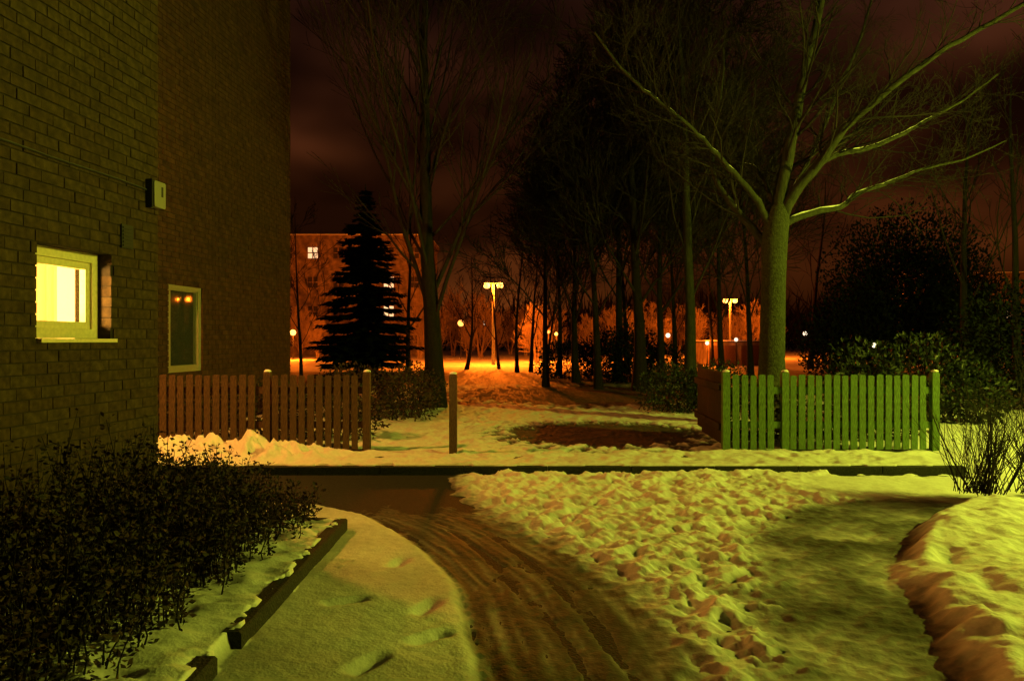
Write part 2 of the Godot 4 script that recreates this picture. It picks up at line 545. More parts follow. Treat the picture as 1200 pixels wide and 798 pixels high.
# ---------------------------------------------------------------- brick block
const COURSE := 0.08625
func building() -> void:
	# local x runs away from the camera along the walls, local z points out of them
	var d := Vector3(0.0995, 0, -0.995)
	var n := Vector3(0.995, 0, 0.0995)
	var b := thing("brick_building", "tall yellow brick block with a lit window and a recessed wing", "building", Vector3(-3.23, 0, -7.0))
	b.basis = Basis(d, Vector3.UP, n)
	var wx0 := -1.547
	var wx1 := -0.69
	var wy0 := 1.615
	var wy1 := 2.305
	var L := 9.5
	var H := 9.2
	# near wall: mortar core with its opening
	var mb := MB.new()
	mb.box(Vector3(-L, -0.2, -0.32), Vector3(-0.008, wy0, -0.010))
	mb.box(Vector3(-L, wy1, -0.32), Vector3(-0.008, H, -0.010))
	mb.box(Vector3(-L, wy0, -0.32), Vector3(wx0 - 0.001, wy1, -0.010))
	mb.box(Vector3(wx1 + 0.001, wy0, -0.32), Vector3(-0.008, wy1, -0.010))
	var wall := part("wall", mb.mesh(), M.mortar, b)
	# bricks
	var shapes := []
	for k in 2:
		var m := MB.new()
		var l := 0.228 if k == 0 else 0.108
		m.box(Vector3(-l / 2, -0.038, -0.10), Vector3(l / 2, 0.038, 0.0))
		shapes.append(m.mesh())
	var rest := []
	for k in 4: rest.append(MB.new())
	var made := 0
	var y0 := wy0 - 19 * COURSE
	rng.seed = 5
	for j in int(H / COURSE):
		var yc := y0 + (j + 0.5) * COURSE
		var off: float = [0.0, 0.12, 0.0, 0.12, 0.06, 0.18][(j * 5) % 6]
		var spans := [[-L, 0.0]]
		if yc > wy0 and yc < wy1:
			spans = [[-L, wx0], [wx1, 0.0]]
		for sp in spans:
			var e: float = sp[1]
			var edge: float = e
			var first := true
			while edge > sp[0] + 0.02:
				var l := 0.24
				if first and off > 0.0:
					l = off
				first = false
				var a := maxf(edge - l, sp[0])
				var hi := edge - (0.0 if edge == e else 0.004)
				var lo := a + (0.0 if a == sp[0] else 0.004)
				edge = a
				if hi - lo < 0.03: continue
				var tone := rng.randi() % 4
				var out := rng.randf_range(-0.003, 0.003)
				var c := (lo + hi) / 2
				if made < 296 and yc > 0.4 and yc < 3.15 and c > -2.35 - (0.0 if yc < 3.0 else -0.2):
					var o := part("brick", shapes[0], M["brick%d" % tone], wall)
					o.position = Vector3(c, yc, out)
					o.scale = Vector3((hi - lo) / 0.228, 1, 1)
					made += 1
				else:
					rest[tone].box(Vector3(lo, yc - 0.037, -0.10), Vector3(hi, yc + 0.037, out))
	for k in 4:
		tag(part("brickwork", rest[k].mesh(), M["brick%d" % k], wall), "", "", "", "stuff")
	print("bricks ", made)
	# end wall, recessed wing and roof
	var w2 := -2.61
	mb = MB.new()
	mb.box(Vector3(-0.30, -0.2, w2), Vector3(-0.001, H, -0.325))
	part("wall", mb.mesh(), M.far_brick, b)
	var ax0 := 4.73
	var ax1 := 5.79
	var ay0 := 1.075
	var ay1 := 2.52
	mb = MB.new()
	mb.box(Vector3(0.0, -0.2, w2 - 0.32), Vector3(9.63, ay0, w2 - 0.012))
	mb.box(Vector3(0.0, ay1, w2 - 0.32), Vector3(9.63, H, w2 - 0.012))
	mb.box(Vector3(0.0, ay0, w2 - 0.32), Vector3(ax0 - 0.006, ay1, w2 - 0.012))
	mb.box(Vector3(ax1 + 0.006, ay0, w2 - 0.32), Vector3(9.63, ay1, w2 - 0.012))
	var wing := part("wall", mb.mesh(), M.mortar, b)
	mb = MB.new()
	for j in int(H / COURSE):
		var yc := y0 + (j + 0.5) * COURSE
		var x := -0.12 * (j % 2)
		while x < 9.63:
			var lo := maxf(x + 0.006, 0.0)
			var hi := minf(x + 0.234, 9.635)
			x += 0.24
			if yc > ay0 and yc < ay1:
				if lo >= ax0 and hi <= ax1: continue
				if lo < ax0 and hi > ax0: hi = ax0
				if hi > ax1 and lo < ax1: lo = ax1
			if hi - lo < 0.02: continue
			var t := 0.82 + 0.3 * rng.randf()
			mb.box(Vector3(lo, yc - 0.037, w2 - 0.10), Vector3(hi, yc + 0.037, w2 + rng.randf_range(-0.003, 0.003)), Color(t, t, t))
	tag(part("brickwork", mb.mesh(), M.far_brick, wing), "", "", "", "stuff")
	mb = MB.new()
	mb.box(Vector3(9.31, -0.2, -9.0), Vector3(9.632, H, w2 - 0.325))
	mb.box(Vector3(-L, -0.2, -9.3), Vector3(9.63, H, -9.005))
	mb.box(Vector3(-L - 0.3, -0.2, -9.3), Vector3(-L - 0.005, H, -0.02))
	part("wall", mb.mesh(), M.far_brick, b)
	mb = MB.new()
	mb.box(Vector3(-L - 0.4, H + 0.005, -9.4), Vector3(0.08, H + 0.25, 0.08))
	mb.box(Vector3(0.085, H + 0.005, -9.4), Vector3(9.75, H + 0.25, w2 + 0.08))
	part("roof", mb.mesh(), M.roof, b)
	# the lit room
	mb = MB.new()
	var r0 := Vector3(-2.9, 0.7, -2.9)
	var r1 := Vector3(-0.35, 3.2, -0.325)
	mb.box(r0 - Vector3(0.1, 0.1, 0.1), Vector3(r1.x + 0.1, r0.y, r1.z))
	mb.box(Vector3(r0.x - 0.1, r1.y, r0.z - 0.1), Vector3(r1.x + 0.1, r1.y + 0.1, r1.z))
	mb.box(Vector3(r0.x - 0.1, r0.y, r0.z - 0.1), Vector3(r0.x, r1.y, r1.z))
	mb.box(Vector3(r1.x, r0.y, r0.z - 0.1), Vector3(r1.x + 0.1, r1.y, r1.z))
	mb.box(Vector3(r0.x, r0.y, r0.z - 0.1), Vector3(r1.x, r1.y, r0.z))
	part("room", mb.mesh(), M.room, b)
	# lit window
	var win := window(b, wx0, wx1, wy0, wy1, -0.115, 0.075, 0.055, M.white_paint)
	mb = MB.new()
	mb.box(Vector3(wx0 + 0.002, wy0 - 0.03, -0.11), Vector3(wx1 + 0.03, wy0 - 0.001, 0.035))
	part("sill", mb.mesh(), M.white_paint, win)
	var cu := MB.new()
	for k in 60:
		var ca := lerpf(wx0 - 0.06, wx1 + 0.06, k / 60.0)
		var cb := lerpf(wx0 - 0.06, wx1 + 0.06, (k + 1) / 60.0)
		var za := -0.52 + 0.018 * sin(ca * 70.0)
		var zb := -0.52 + 0.018 * sin(cb * 70.0)
		cu.quad(Vector3(ca, wy0 - 0.1, za), Vector3(cb, wy0 - 0.1, zb), Vector3(cb, wy1 + 0.15, zb), Vector3(ca, wy1 + 0.15, za), Vector3(za - zb, 0, cb - ca).normalized())
	part("net_curtain", cu.mesh(), M.curtain, b)
	# dark window of the wing
	window(b, ax0, ax1, ay0, ay1, w2 - 0.03, 0.10, 0.02, M.grey_paint)
	mb = MB.new()
	mb.box(Vector3(4.4, 0.7, -5.6), Vector3(6.2, 2.9, -5.5))
	part("room", mb.mesh(), M.dark, b)
	# things on the wall
	var bx := thing("alarm_box", "small pale box with a dark slot high on the brick corner", "box", b.transform * Vector3(-0.10, 2.79, 0.004))
	bx.basis = b.basis
	mb = MB.new()
	mb.prism([Vector2(-0.09, 0.012), Vector2(-0.078, 0), Vector2(0.078, 0), Vector2(0.09, 0.012), Vector2(0.09, 0.22), Vector2(0.078, 0.232), Vector2(-0.078, 0.232), Vector2(-0.09, 0.22)], 0.0, 0.075)
	part("housing", mb.mesh(), M.box, bx)
	mb = MB.new()
	mb.box(Vector3(0.02, 0.10, 0.0755), Vector3(0.045, 0.19, 0.079))
	part("slot", mb.mesh(), M.dark, bx)
	mb = MB.new()
	mb.box(Vector3(-0.104, -0.01, -0.002), Vector3(-0.092, 0.242, 0.06))
	part("side_bracket", mb.mesh(), M.dark, bx)
	var ve := thing("wall_vent", "small dark vent grille in the brickwork right of the lit window", "vent", b.transform * Vector3(-0.49, 2.38, 0.004))
	ve.basis = b.basis
	mb = MB.new()
	mb.box(Vector3(-0.08, 0, 0), Vector3(0.08, 0.20, 0.012))
	part("frame", mb.mesh(), M.dark, ve)
	for k in 6:
		mb = MB.new()
		mb.box(Vector3(-0.07, 0.012 + k * 0.03, 0.0125), Vector3(0.07, 0.030 + k * 0.03, 0.02))
		part("slat", mb.mesh(), M.dark, ve)
	mb = MB.new()
	var pts := []
	var rad := []
	for k in 24:
		pts.append(b.transform * Vector3(-9.4 + k * 0.4, 2.94 + 0.004 * sin(k * 2.1), 0.012))
		rad.append(0.008)
	tag(part("cable", mb_tube(pts, rad, 6), M.cable), "thin dark cable running level along the brick wall", "cable")
	# room lamp and plant
	var lp: Vector3 = b.transform * Vector3(-2.2, 1.98, -0.70)
	var cl := thing("ceiling_lamp", "round white lamp hanging inside the lit room", "lamp", lp)
	mb = MB.new()
	sphere(mb, Vector3.ZERO, 0.16)
	part("lamp_globe", mb.mesh(), M.bulb, cl)
	mb = MB.new()
	mb.tube([Vector3(0, 0.15, 0), Vector3(0, 1.22, 0)], [0.008, 0.008], 6)
	part("cord", mb.mesh(), M.dark, cl)
	omni(lp, Color(1.0, 0.56, 0.12), 30.0, 0.12)
	var pl := thing("potted_plant", "small potted plant at the bottom of the lit window", "plant", b.transform * Vector3(-1.37, 1.672, -0.38))
	mb = MB.new()
	mb.lathe([Vector2(0.0, 0), Vector2(0.04, 0), Vector2(0.055, 0.06), Vector2(0.05, 0.06), Vector2(0, 0.055)], Vector3.ZERO, 12)
	part("pot", mb.mesh(), M.terracotta, pl)
	mb = MB.new()
	for k in 60:
		var dir := Vector3(rng.randfn(), absf(rng.randfn()) * 0.7, rng.randfn()).normalized()
		mb.leaf(Vector3(0, 0.07, 0) + dir * 0.02, dir, dir.cross(Vector3(rng.randf(), 1, 0.2)).normalized(), 0.1, 0.25, Color(4, 2.2, 1))
	part("leaves", mb.mesh(), M.leaf, pl)
	mb = MB.new()
	mb.box(Vector3(wx0 - 0.05, wy0 + 0.03, -0.46), Vector3(wx1 + 0.05, wy0 + 0.055, -0.335))
	part("inner_sill", mb.mesh(), M.white_paint, b)

func mb_tube(pts: Array, rad: Array, sides: int) -> ArrayMesh:
	var mb := MB.new()
	mb.tube(pts, rad, sides)
	return mb.mesh()

func sphere(mb: MB, at_: Vector3, r: float, flat := 1.0) -> void:
	var prof := []
	for k in 13:
		var a := -PI / 2 + PI * k / 12
		prof.append(Vector2(cos(a) * r, sin(a) * r * flat))
	mb.lathe(prof, at_, 16)

func frame_mesh(x0: float, x1: float, y0: float, y1: float, z0: float, z1: float, w: float) -> ArrayMesh:
	var mb := MB.new()
	mb.box(Vector3(x0, y0, z0), Vector3(x1, y0 + w, z1))
	mb.box(Vector3(x0, y1 - w, z0), Vector3(x1, y1, z1))
	mb.box(Vector3(x0, y0 + w, z0), Vector3(x0 + w, y1 - w, z1))
	mb.box(Vector3(x1 - w, y0 + w, z0), Vector3(x1, y1 - w, z1))
	return mb.mesh()

func window(b: Node3D, x0: float, x1: float, y0: float, y1: float, z: float, w: float, sw: float, paint: Material) -> MeshInstance3D:
	var f := part("window", frame_mesh(x0 + 0.002, x1 - 0.002, y0 + 0.002, y1 - 0.002, z - 0.08, z, w), paint, b)
	part("sash", frame_mesh(x0 + w + 0.003, x1 - w - 0.003, y0 + w + 0.003, y1 - w - 0.003, z - 0.07, z - 0.02, sw), paint, f)
	var i := w + sw + 0.002
	var mb := MB.new()
	mb.quad(Vector3(x0 + i, y0 + i, z - 0.045), Vector3(x1 - i, y0 + i, z - 0.045), Vector3(x1 - i, y1 - i, z - 0.045), Vector3(x0 + i, y1 - i, z - 0.045), Vector3.BACK)
	part("pane", mb.mesh(), M.glass, f)
	return f

# ---------------------------------------------------------------- fences
func slat_mesh(w: float, h: float) -> ArrayMesh:
	var mb := MB.new()
	mb.prism([Vector2(-w / 2, 0), Vector2(w / 2, 0), Vector2(w / 2, h - 0.014), Vector2(w / 2 - 0.010, h - 0.003), Vector2(0, h), Vector2(-w / 2 + 0.010, h - 0.003), Vector2(-w / 2, h - 0.014)], 0.0, 0.022)
	return mb.mesh()

func post_mesh(w: float, h: float) -> ArrayMesh:
	var mb := MB.new()
	var a := w / 2
	mb.box(Vector3(-a, -0.1, -a), Vector3(a, h - 0.02, a))
	mb.quad(Vector3(-a, h - 0.02, a), Vector3(a, h - 0.02, a), Vector3(a - 0.02, h, a - 0.02), Vector3(-a + 0.02, h, a - 0.02), Vector3(0, 1, 1).normalized())
	mb.quad(Vector3(-a, h - 0.02, -a), Vector3(a, h - 0.02, -a), Vector3(a - 0.02, h, -a + 0.02), Vector3(-a + 0.02, h, -a + 0.02), Vector3(0, 1, -1).normalized())
	mb.quad(Vector3(a, h - 0.02, a), Vector3(a, h - 0.02, -a), Vector3(a - 0.02, h, -a + 0.02), Vector3(a - 0.02, h, a - 0.02), Vector3(1, 1, 0).normalized())
	mb.quad(Vector3(-a, h - 0.02, a), Vector3(-a, h - 0.02, -a), Vector3(-a + 0.02, h, -a + 0.02), Vector3(-a + 0.02, h, a - 0.02), Vector3(-1, 1, 0).normalized())
	mb.quad(Vector3(-a + 0.02, h, a - 0.02), Vector3(a - 0.02, h, a - 0.02), Vector3(a - 0.02, h, -a + 0.02), Vector3(-a + 0.02, h, -a + 0.02), Vector3.UP)
	return mb.mesh()

func lump(r: float, seed_: int) -> ArrayMesh:
	var mb := MB.new()
	var q := RandomNumberGenerator.new()
	q.seed = seed_
	var prof := []
	for k in 8:
		var a := PI / 2 * k / 7
		prof.append(Vector2(cos(a) * r * q.randf_range(0.9, 1.08), sin(a) * r * 0.6))
	prof[7].x = 0.0
	mb.lathe(prof, Vector3.ZERO, 9)
	return mb.mesh()

func fence(f: Node3D, m: Material, posts: Array, slats: Array, rails: Array, top: float, w: float) -> void:
	var pm := post_mesh(0.095, top + 0.035)
	var q := RandomNumberGenerator.new()
	q.seed = 3
	for k in posts.size():
		var o := part("post", pm, m, f)
		o.position = Vector3(posts[k], 0, 0)
		var s := part("snow_cap", lump(0.05, 40 + k), M.snow, o)
		s.position = Vector3(0.004, top + 0.036, 0)
	var kinds := []
	for k in 3: kinds.append(slat_mesh(w - 0.004 * k, top - 0.04 - 0.006 * k))
	for k in slats.size():
		var o := part("slat", kinds[k % 3], m, f)
		o.position = Vector3(slats[k], 0.04, 0.03 + q.randf_range(-0.002, 0.002))
		o.rotation.z = q.randf_range(-0.006, 0.006)
	for r in rails:
		for y in [0.32, top - 0.26]:
			var mb := MB.new()
			mb.box(Vector3(r[0], y, -0.022), Vector3(r[1], y + 0.09, 0.022))
			part("rail", mb.mesh(), m, f)

func row(a: float, b: float, pitch: float) -> Array:
	var o := []
	var x := a
	while x <= b + 0.001:
		o.append(x); x += pitch
	return o

func fences() -> void:
	var base := 0.10
	var top := EYE - 38.0 / 900.0 * 10.35 - base - 0.02
	var l := thing("picket_fence", "brown slatted fence between the brick wall and the narrow gap", "fence", Vector3(0, base, -10.35))
	fence(l, M.fence_brown, [-3.30, -1.96], row(-5.40, -3.40, 0.1185) + row(-3.18, -2.02, 0.1185), [[-5.5, -3.35], [-3.25, -2.01]], top, 0.089)
	var r := thing("picket_fence", "green slatted fence in front of the big lit tree", "fence", Vector3(0, base, -10.35))
	fence(r, M.fence_green, [2.885, 3.68, 5.70], row(3.01, 3.58, 0.117) + row(3.78, 5.56, 0.1163), [[2.935, 3.63], [3.73, 5.65]], top, 0.088)
	# dark leaf standing back from the end of the green fence
	var g := thing("fence_panel", "dark brown boarded panel running back from the green fence's end", "fence", Vector3(2.86, base + 0.03, -10.45))
	g.rotation.y = PI / 2 - 0.06
	for k in 15:
		var o := part("slat", slat_mesh(0.115, top - 0.06), M.fence_dark, g)
		o.position = Vector3(0.07 + k * 0.122, 0.06 if k < 12 else 0.12, 0)
	for y in [0.25, top - 0.25]:
		var mb := MB.new()
		mb.box(Vector3(0.0, y, -0.045), Vector3(1.86, y + 0.09, -0.003))
		part("rail", mb.mesh(), M.fence_dark, g)
	var p := thing("wooden_post", "single weathered wooden post standing in the gap between the fences", "post", Vector3(-0.775, 0.10, -10.1))
	part("post", post_mesh(0.10, 1.06), M.fence_brown, p)
	var s := part("snow_cap", lump(0.052, 77), M.snow, p)
	s.position = Vector3(0, 1.061, 0)

# ---------------------------------------------------------------- plants
func grow(mb: MB, p: Vector3, dir: Vector3, length: float, r: float, lvl: int, o: Dictionary) -> void:
	var segs := 5 if lvl >= 2 else 3
	var pts := [p]
	var rad := [r]
	var t := dir
	var q := p
	var r1: float = r * o.get("taper", 0.45)
	for k in segs:
		t = (t + Vector3(rng.randfn(), rng.randfn() * 0.6, rng.randfn()) * o.wig + Vector3.UP * o.up).normalized()
		q += t * length / segs
		pts.append(q)
		rad.append(maxf(lerpf(r, r1, (k + 1.0) / segs), o.minr))
	mb.tube(pts, rad, 6 if r > 0.05 else (4 if r > 0.015 else 3), Color.WHITE, false)
	if lvl == 0:
		return
	var kids: int = o.kids[lvl - 1]
	for k in kids:
		var f: float = lerpf(o.from, 1.0, (k + rng.randf()) / kids)
		var i := mini(int(f * segs), segs - 1)
		var at_: Vector3 = pts[i].lerp(pts[i + 1], f * segs - i)
		var ax: Vector3 = (pts[i + 1] - pts[i]).normalized()
		var side := ax.cross(Vector3(rng.randfn(), rng.randfn(), rng.randfn())).normalized()
		var ang: float = o.spread * rng.randf_range(0.7, 1.3)
		var nd := (ax * cos(ang) + side * sin(ang)).normalized()
		var rr: float = maxf(lerpf(r, r1, f) * rng.randf_range(0.45, 0.68), o.minr)
		grow(mb, at_, nd, length * o.ratio * rng.randf_range(0.7, 1.2) * (1.15 - 0.45 * f), rr, lvl - 1, o)

func bare_tree(called: String, label: String, base: Vector3, h: float, r: float, o: Dictionary, seed_: int, trunk_m: Material, twig_m: Material, group := "", lean := Vector3.ZERO, bole := 0.3, stems := 1) -> Node3D:
	rng.seed = seed_
	var t := thing(called, label, "tree", base, group)
	var tm := MB.new()
	var cm := MB.new()
	for s in stems:
		var start := Vector3(0, -0.15, 0)
		var out := Vector3.ZERO
		if stems > 1:
			out = Vector3(cos(TAU * s / stems + 0.4), 0, sin(TAU * s / stems + 0.4)) * 0.16
			start += out * r * 3.0
		var pts := []
		var rad := []
		var q := start
		var dir := (Vector3.UP + lean + out).normalized()
		var n := 10
		for k in n + 1:
			var f := float(k) / n
			pts.append(q)
			rad.append(r * (1.0 - 0.86 * f) * (1.0 + 0.5 * exp(-k * 1.6)))
			dir = (dir + Vector3(rng.randfn(), 0, rng.randfn()) * 0.03 + Vector3.UP * 0.12).normalized()
			q += dir * h * 0.92 / n
		tm.tube(pts, rad, 9)
		var limbs: int = o.limbs
		for k in limbs:
			var f := lerpf(bole, 0.98, (k + rng.randf()) / limbs)
			var i := mini(int(f * n), n - 1)
			var at_: Vector3 = pts[i].lerp(pts[i + 1], f * n - i)
			var a := k * 2.4 + rng.randf() * 0.8
			var ang: float = o.limb_angle * rng.randf_range(0.75, 1.25)
			var nd := Vector3(cos(a) * sin(ang), cos(ang), sin(a) * sin(ang))
			var rr: float = r * (1.0 - 0.86 * f) * rng.randf_range(0.3, 0.5) * o.get("thin", 1.0)
			grow(cm, at_, nd, h * o.limb * (1.15 - 0.75 * (f - bole) / (1.0 - bole)) * rng.randf_range(0.8, 1.15), rr, o.kids.size(), o)
	part("trunk", tm.mesh(), trunk_m, t)
	part("crown", cm.mesh(), twig_m, t)
	return t

func leafy(called: String, label: String, cat: String, base: Vector3, blobs: Array, count: int, size: float, m: Material, seed_: int, stems := 6, upward := 0.2, shell := 0.55, mosaic := true) -> Node3D:
	# blobs: [centre, radii]; leaves spread through each blob, thicker towards the outside
	rng.seed = seed_
	var t := thing(called, label, cat, base)
	var mb := MB.new()
	var st := MB.new()
	var total := 0.0
	for b in blobs: total += b[1].x * b[1].y
	for b in blobs:
		var cn := int(count * b[1].x * b[1].y / total)
		for k in cn:
			var dir := Vector3(rng.randfn(), rng.randfn(), rng.randfn()).normalized()
			var rr := lerpf(shell, 1.0, rng.randf()) * (1.0 + 0.16 * n_churn.get_noise_3d(dir.x * 1.3 + b[0].x, dir.y * 1.3, dir.z * 1.3))
			var p: Vector3 = b[0] + dir * rr * b[1]
			if p.y < 0.03: continue
			var al := (dir * 0.7 + Vector3.UP * upward + Vector3(rng.randfn(), rng.randfn(), rng.randfn()) * 0.6).normalized()
			var sd := al.cross(Vector3(rng.randfn(), rng.randfn(), rng.randfn())).normalized()
			var tone := rng.randf_range(0.6, 1.35)
			mb.leaf(p, al, sd, size * rng.randf_range(0.6, 1.3), 0.26, Color(tone * rng.randf_range(0.85, 1.2), tone, tone * 0.9))
		for k in stems:
			var e: Vector3 = b[0] + Vector3(rng.randfn() * 0.4, rng.randf_range(-0.1, 0.8), rng.randfn() * 0.4) * b[1]
			var s := Vector3(b[0].x + rng.randfn() * 0.25 * b[1].x, -0.05, b[0].z + rng.randfn() * 0.25 * b[1].z)
			st.tube([s, s.lerp(e, 0.5) + Vector3(rng.randfn(), 0, rng.randfn()) * 0.05, e], [0.02, 0.014, 0.006], 4)
	tag(part("foliage", mb.mesh(), m, t), "", "", "", "stuff")
	tag(part("stems", st.mesh(), M.twig, t), "", "", "", "stuff")
	return t

func hedge() -> void:
	rng.seed = 88
	var t := thing("shrub_hedge", "dark brown-leaved hedge filling the planting bed under the lit window", "hedge", Vector3(-2.4, 0.1, -4.5))
	var st := MB.new()
	var lf := MB.new()
	var o := Vector3(2.4, -0.1, 4.5)
	for k in 860:
		var d := rng.randf_range(1.2, 6.5)
		var wallx := -3.2 - (7.0 - d) * 0.1
		var x := lerpf(wallx + 0.15, -1.56, sqrt(rng.randf()) * 0.5 + rng.randf() * 0.5)
		var edge := clampf((-1.42 - x) / 0.85, 0.0, 1.0)
		var h := (0.26 + 0.56 * edge) * rng.randf_range(0.65, 1.12) * (1.0 - 0.42 * smoothstep(4.6, 6.5, d)) * (1.0 + 0.25 * n_broad.get_noise_2d(x * 2.0, d * 2.0))
		if rng.randf() < 0.05: h *= 1.22
		var p := Vector3(x, 0.12, -d)
		var lean := Vector3(rng.randfn() * 0.16 + 0.18 * (1.0 - edge), 0, rng.randfn() * 0.16)
		var pts := []
		var rad := []
		for i in 5:
			var f := i / 4.0
			pts.append(p + Vector3.UP * h * f + lean * h * f * f + Vector3(rng.randfn(), 0, rng.randfn()) * 0.012 + o)
			rad.append(lerpf(0.006, 0.002, f))
		st.tube(pts, rad, 3, Color.WHITE, false)
		var hue := rng.randf()
		for i in 50:
			var f := rng.randf() * 0.98 + 0.02
			var s := mini(int(f * 4.0), 3)
			var q: Vector3 = pts[s].lerp(pts[s + 1], f * 4.0 - s)
			var dir := Vector3(rng.randfn(), rng.randfn() * 0.6 + 0.25, rng.randfn()).normalized()
			q += dir * rng.randf_range(0.0, 0.06)
			var tone := rng.randf_range(0.5, 1.3)
			var col := Color(tone * 1.15, tone * 0.8, tone * 0.7) if hue < 0.6 else Color(tone * 0.8, tone, tone * 0.6)
			lf.leaf(q, dir, dir.cross(Vector3(rng.randfn(), 1.0, rng.randfn())).normalized(), rng.randf_range(0.022, 0.044), 0.3, col)
	tag(part("leaves", lf.mesh(), M.leaf, t), "", "", "", "stuff")
	tag(part("stems", st.mesh(), M.twig, t), "", "", "", "stuff")

func bank_shrub(label: String, base: Vector3, count: int, h: float, seed_: int) -> void:
	rng.seed = seed_
	var t := thing("bare_shrub", label, "shrub", base)
	var st := MB.new()
	var fine := MB.new()
	var o := {"kids": [3], "from": 0.35, "spread": 0.5, "ratio": 0.4, "wig": 0.1, "up": 0.03, "minr": 0.0016}
	for k in count:
		var p := Vector3(rng.randfn() * 0.10, -0.05, rng.randfn() * 0.10)
		var dir := Vector3(rng.randfn() * 0.32 + 0.18, 1.0, rng.randfn() * 0.32).normalized()
		var mb := st if k < 7 else fine
		grow(mb, p, dir, h * rng.randf_range(0.5, 1.1), 0.011 if k < 7 else 0.005, 1, o)
	tag(part("stems", st.mesh(), M.twig, t), "", "", "", "stuff")
	part("twigs", fine.mesh(), M.twig, t)

func spruce(base: Vector3, h: float, rad: float) -> void:
	rng.seed = 17
	var t := thing("spruce_tree", "dark conical spruce beyond the end of the brown fence", "tree", base)
	part("trunk", mb_tube([Vector3(0, -0.1, 0), Vector3(0, h * 0.5, 0), Vector3(0, h, 0)], [0.16, 0.09, 0.015], 8), M.bark_dark, t)
	var mb := MB.new()
	var y := 0.35
	while y < h - 0.1:
		var f := y / h
		var r := rad * pow(1.0 - f, 0.85) * rng.randf_range(0.72, 1.12) + 0.08
		var n := int(lerpf(20, 8, f))
		for k in n:
			var a := TAU * (k + rng.randf()) / n
			var out := Vector3(cos(a), 0, sin(a))
			var len_ := r * rng.randf_range(0.75, 1.12)
			var side := Vector3(-out.z, 0, out.x)
			var steps := int(len_ / 0.10) + 2
			for s in steps:
				var u := float(s) / steps
				var p := Vector3(0, y, 0) + out * len_ * u + Vector3.DOWN * (0.32 * len_ * u - 0.2 * len_ * u * u)
				for w in 4:
					var dir := (out * 0.7 + side * rng.randf_range(-1.2, 1.2) + Vector3.DOWN * rng.randf_range(0.0, 0.7)).normalized()
					var tone := rng.randf_range(0.7, 1.3)
					mb.leaf(p, dir, dir.cross(Vector3.UP).normalized(), rng.randf_range(0.2, 0.42) * (1.0 - 0.4 * f), 0.3, Color(tone, tone, tone))
		y += lerpf(0.24, 0.15, f) * rng.randf_range(0.5, 1.5)
	tag(part("needles", mb.mesh(), M.needles, t), "", "", "", "stuff")

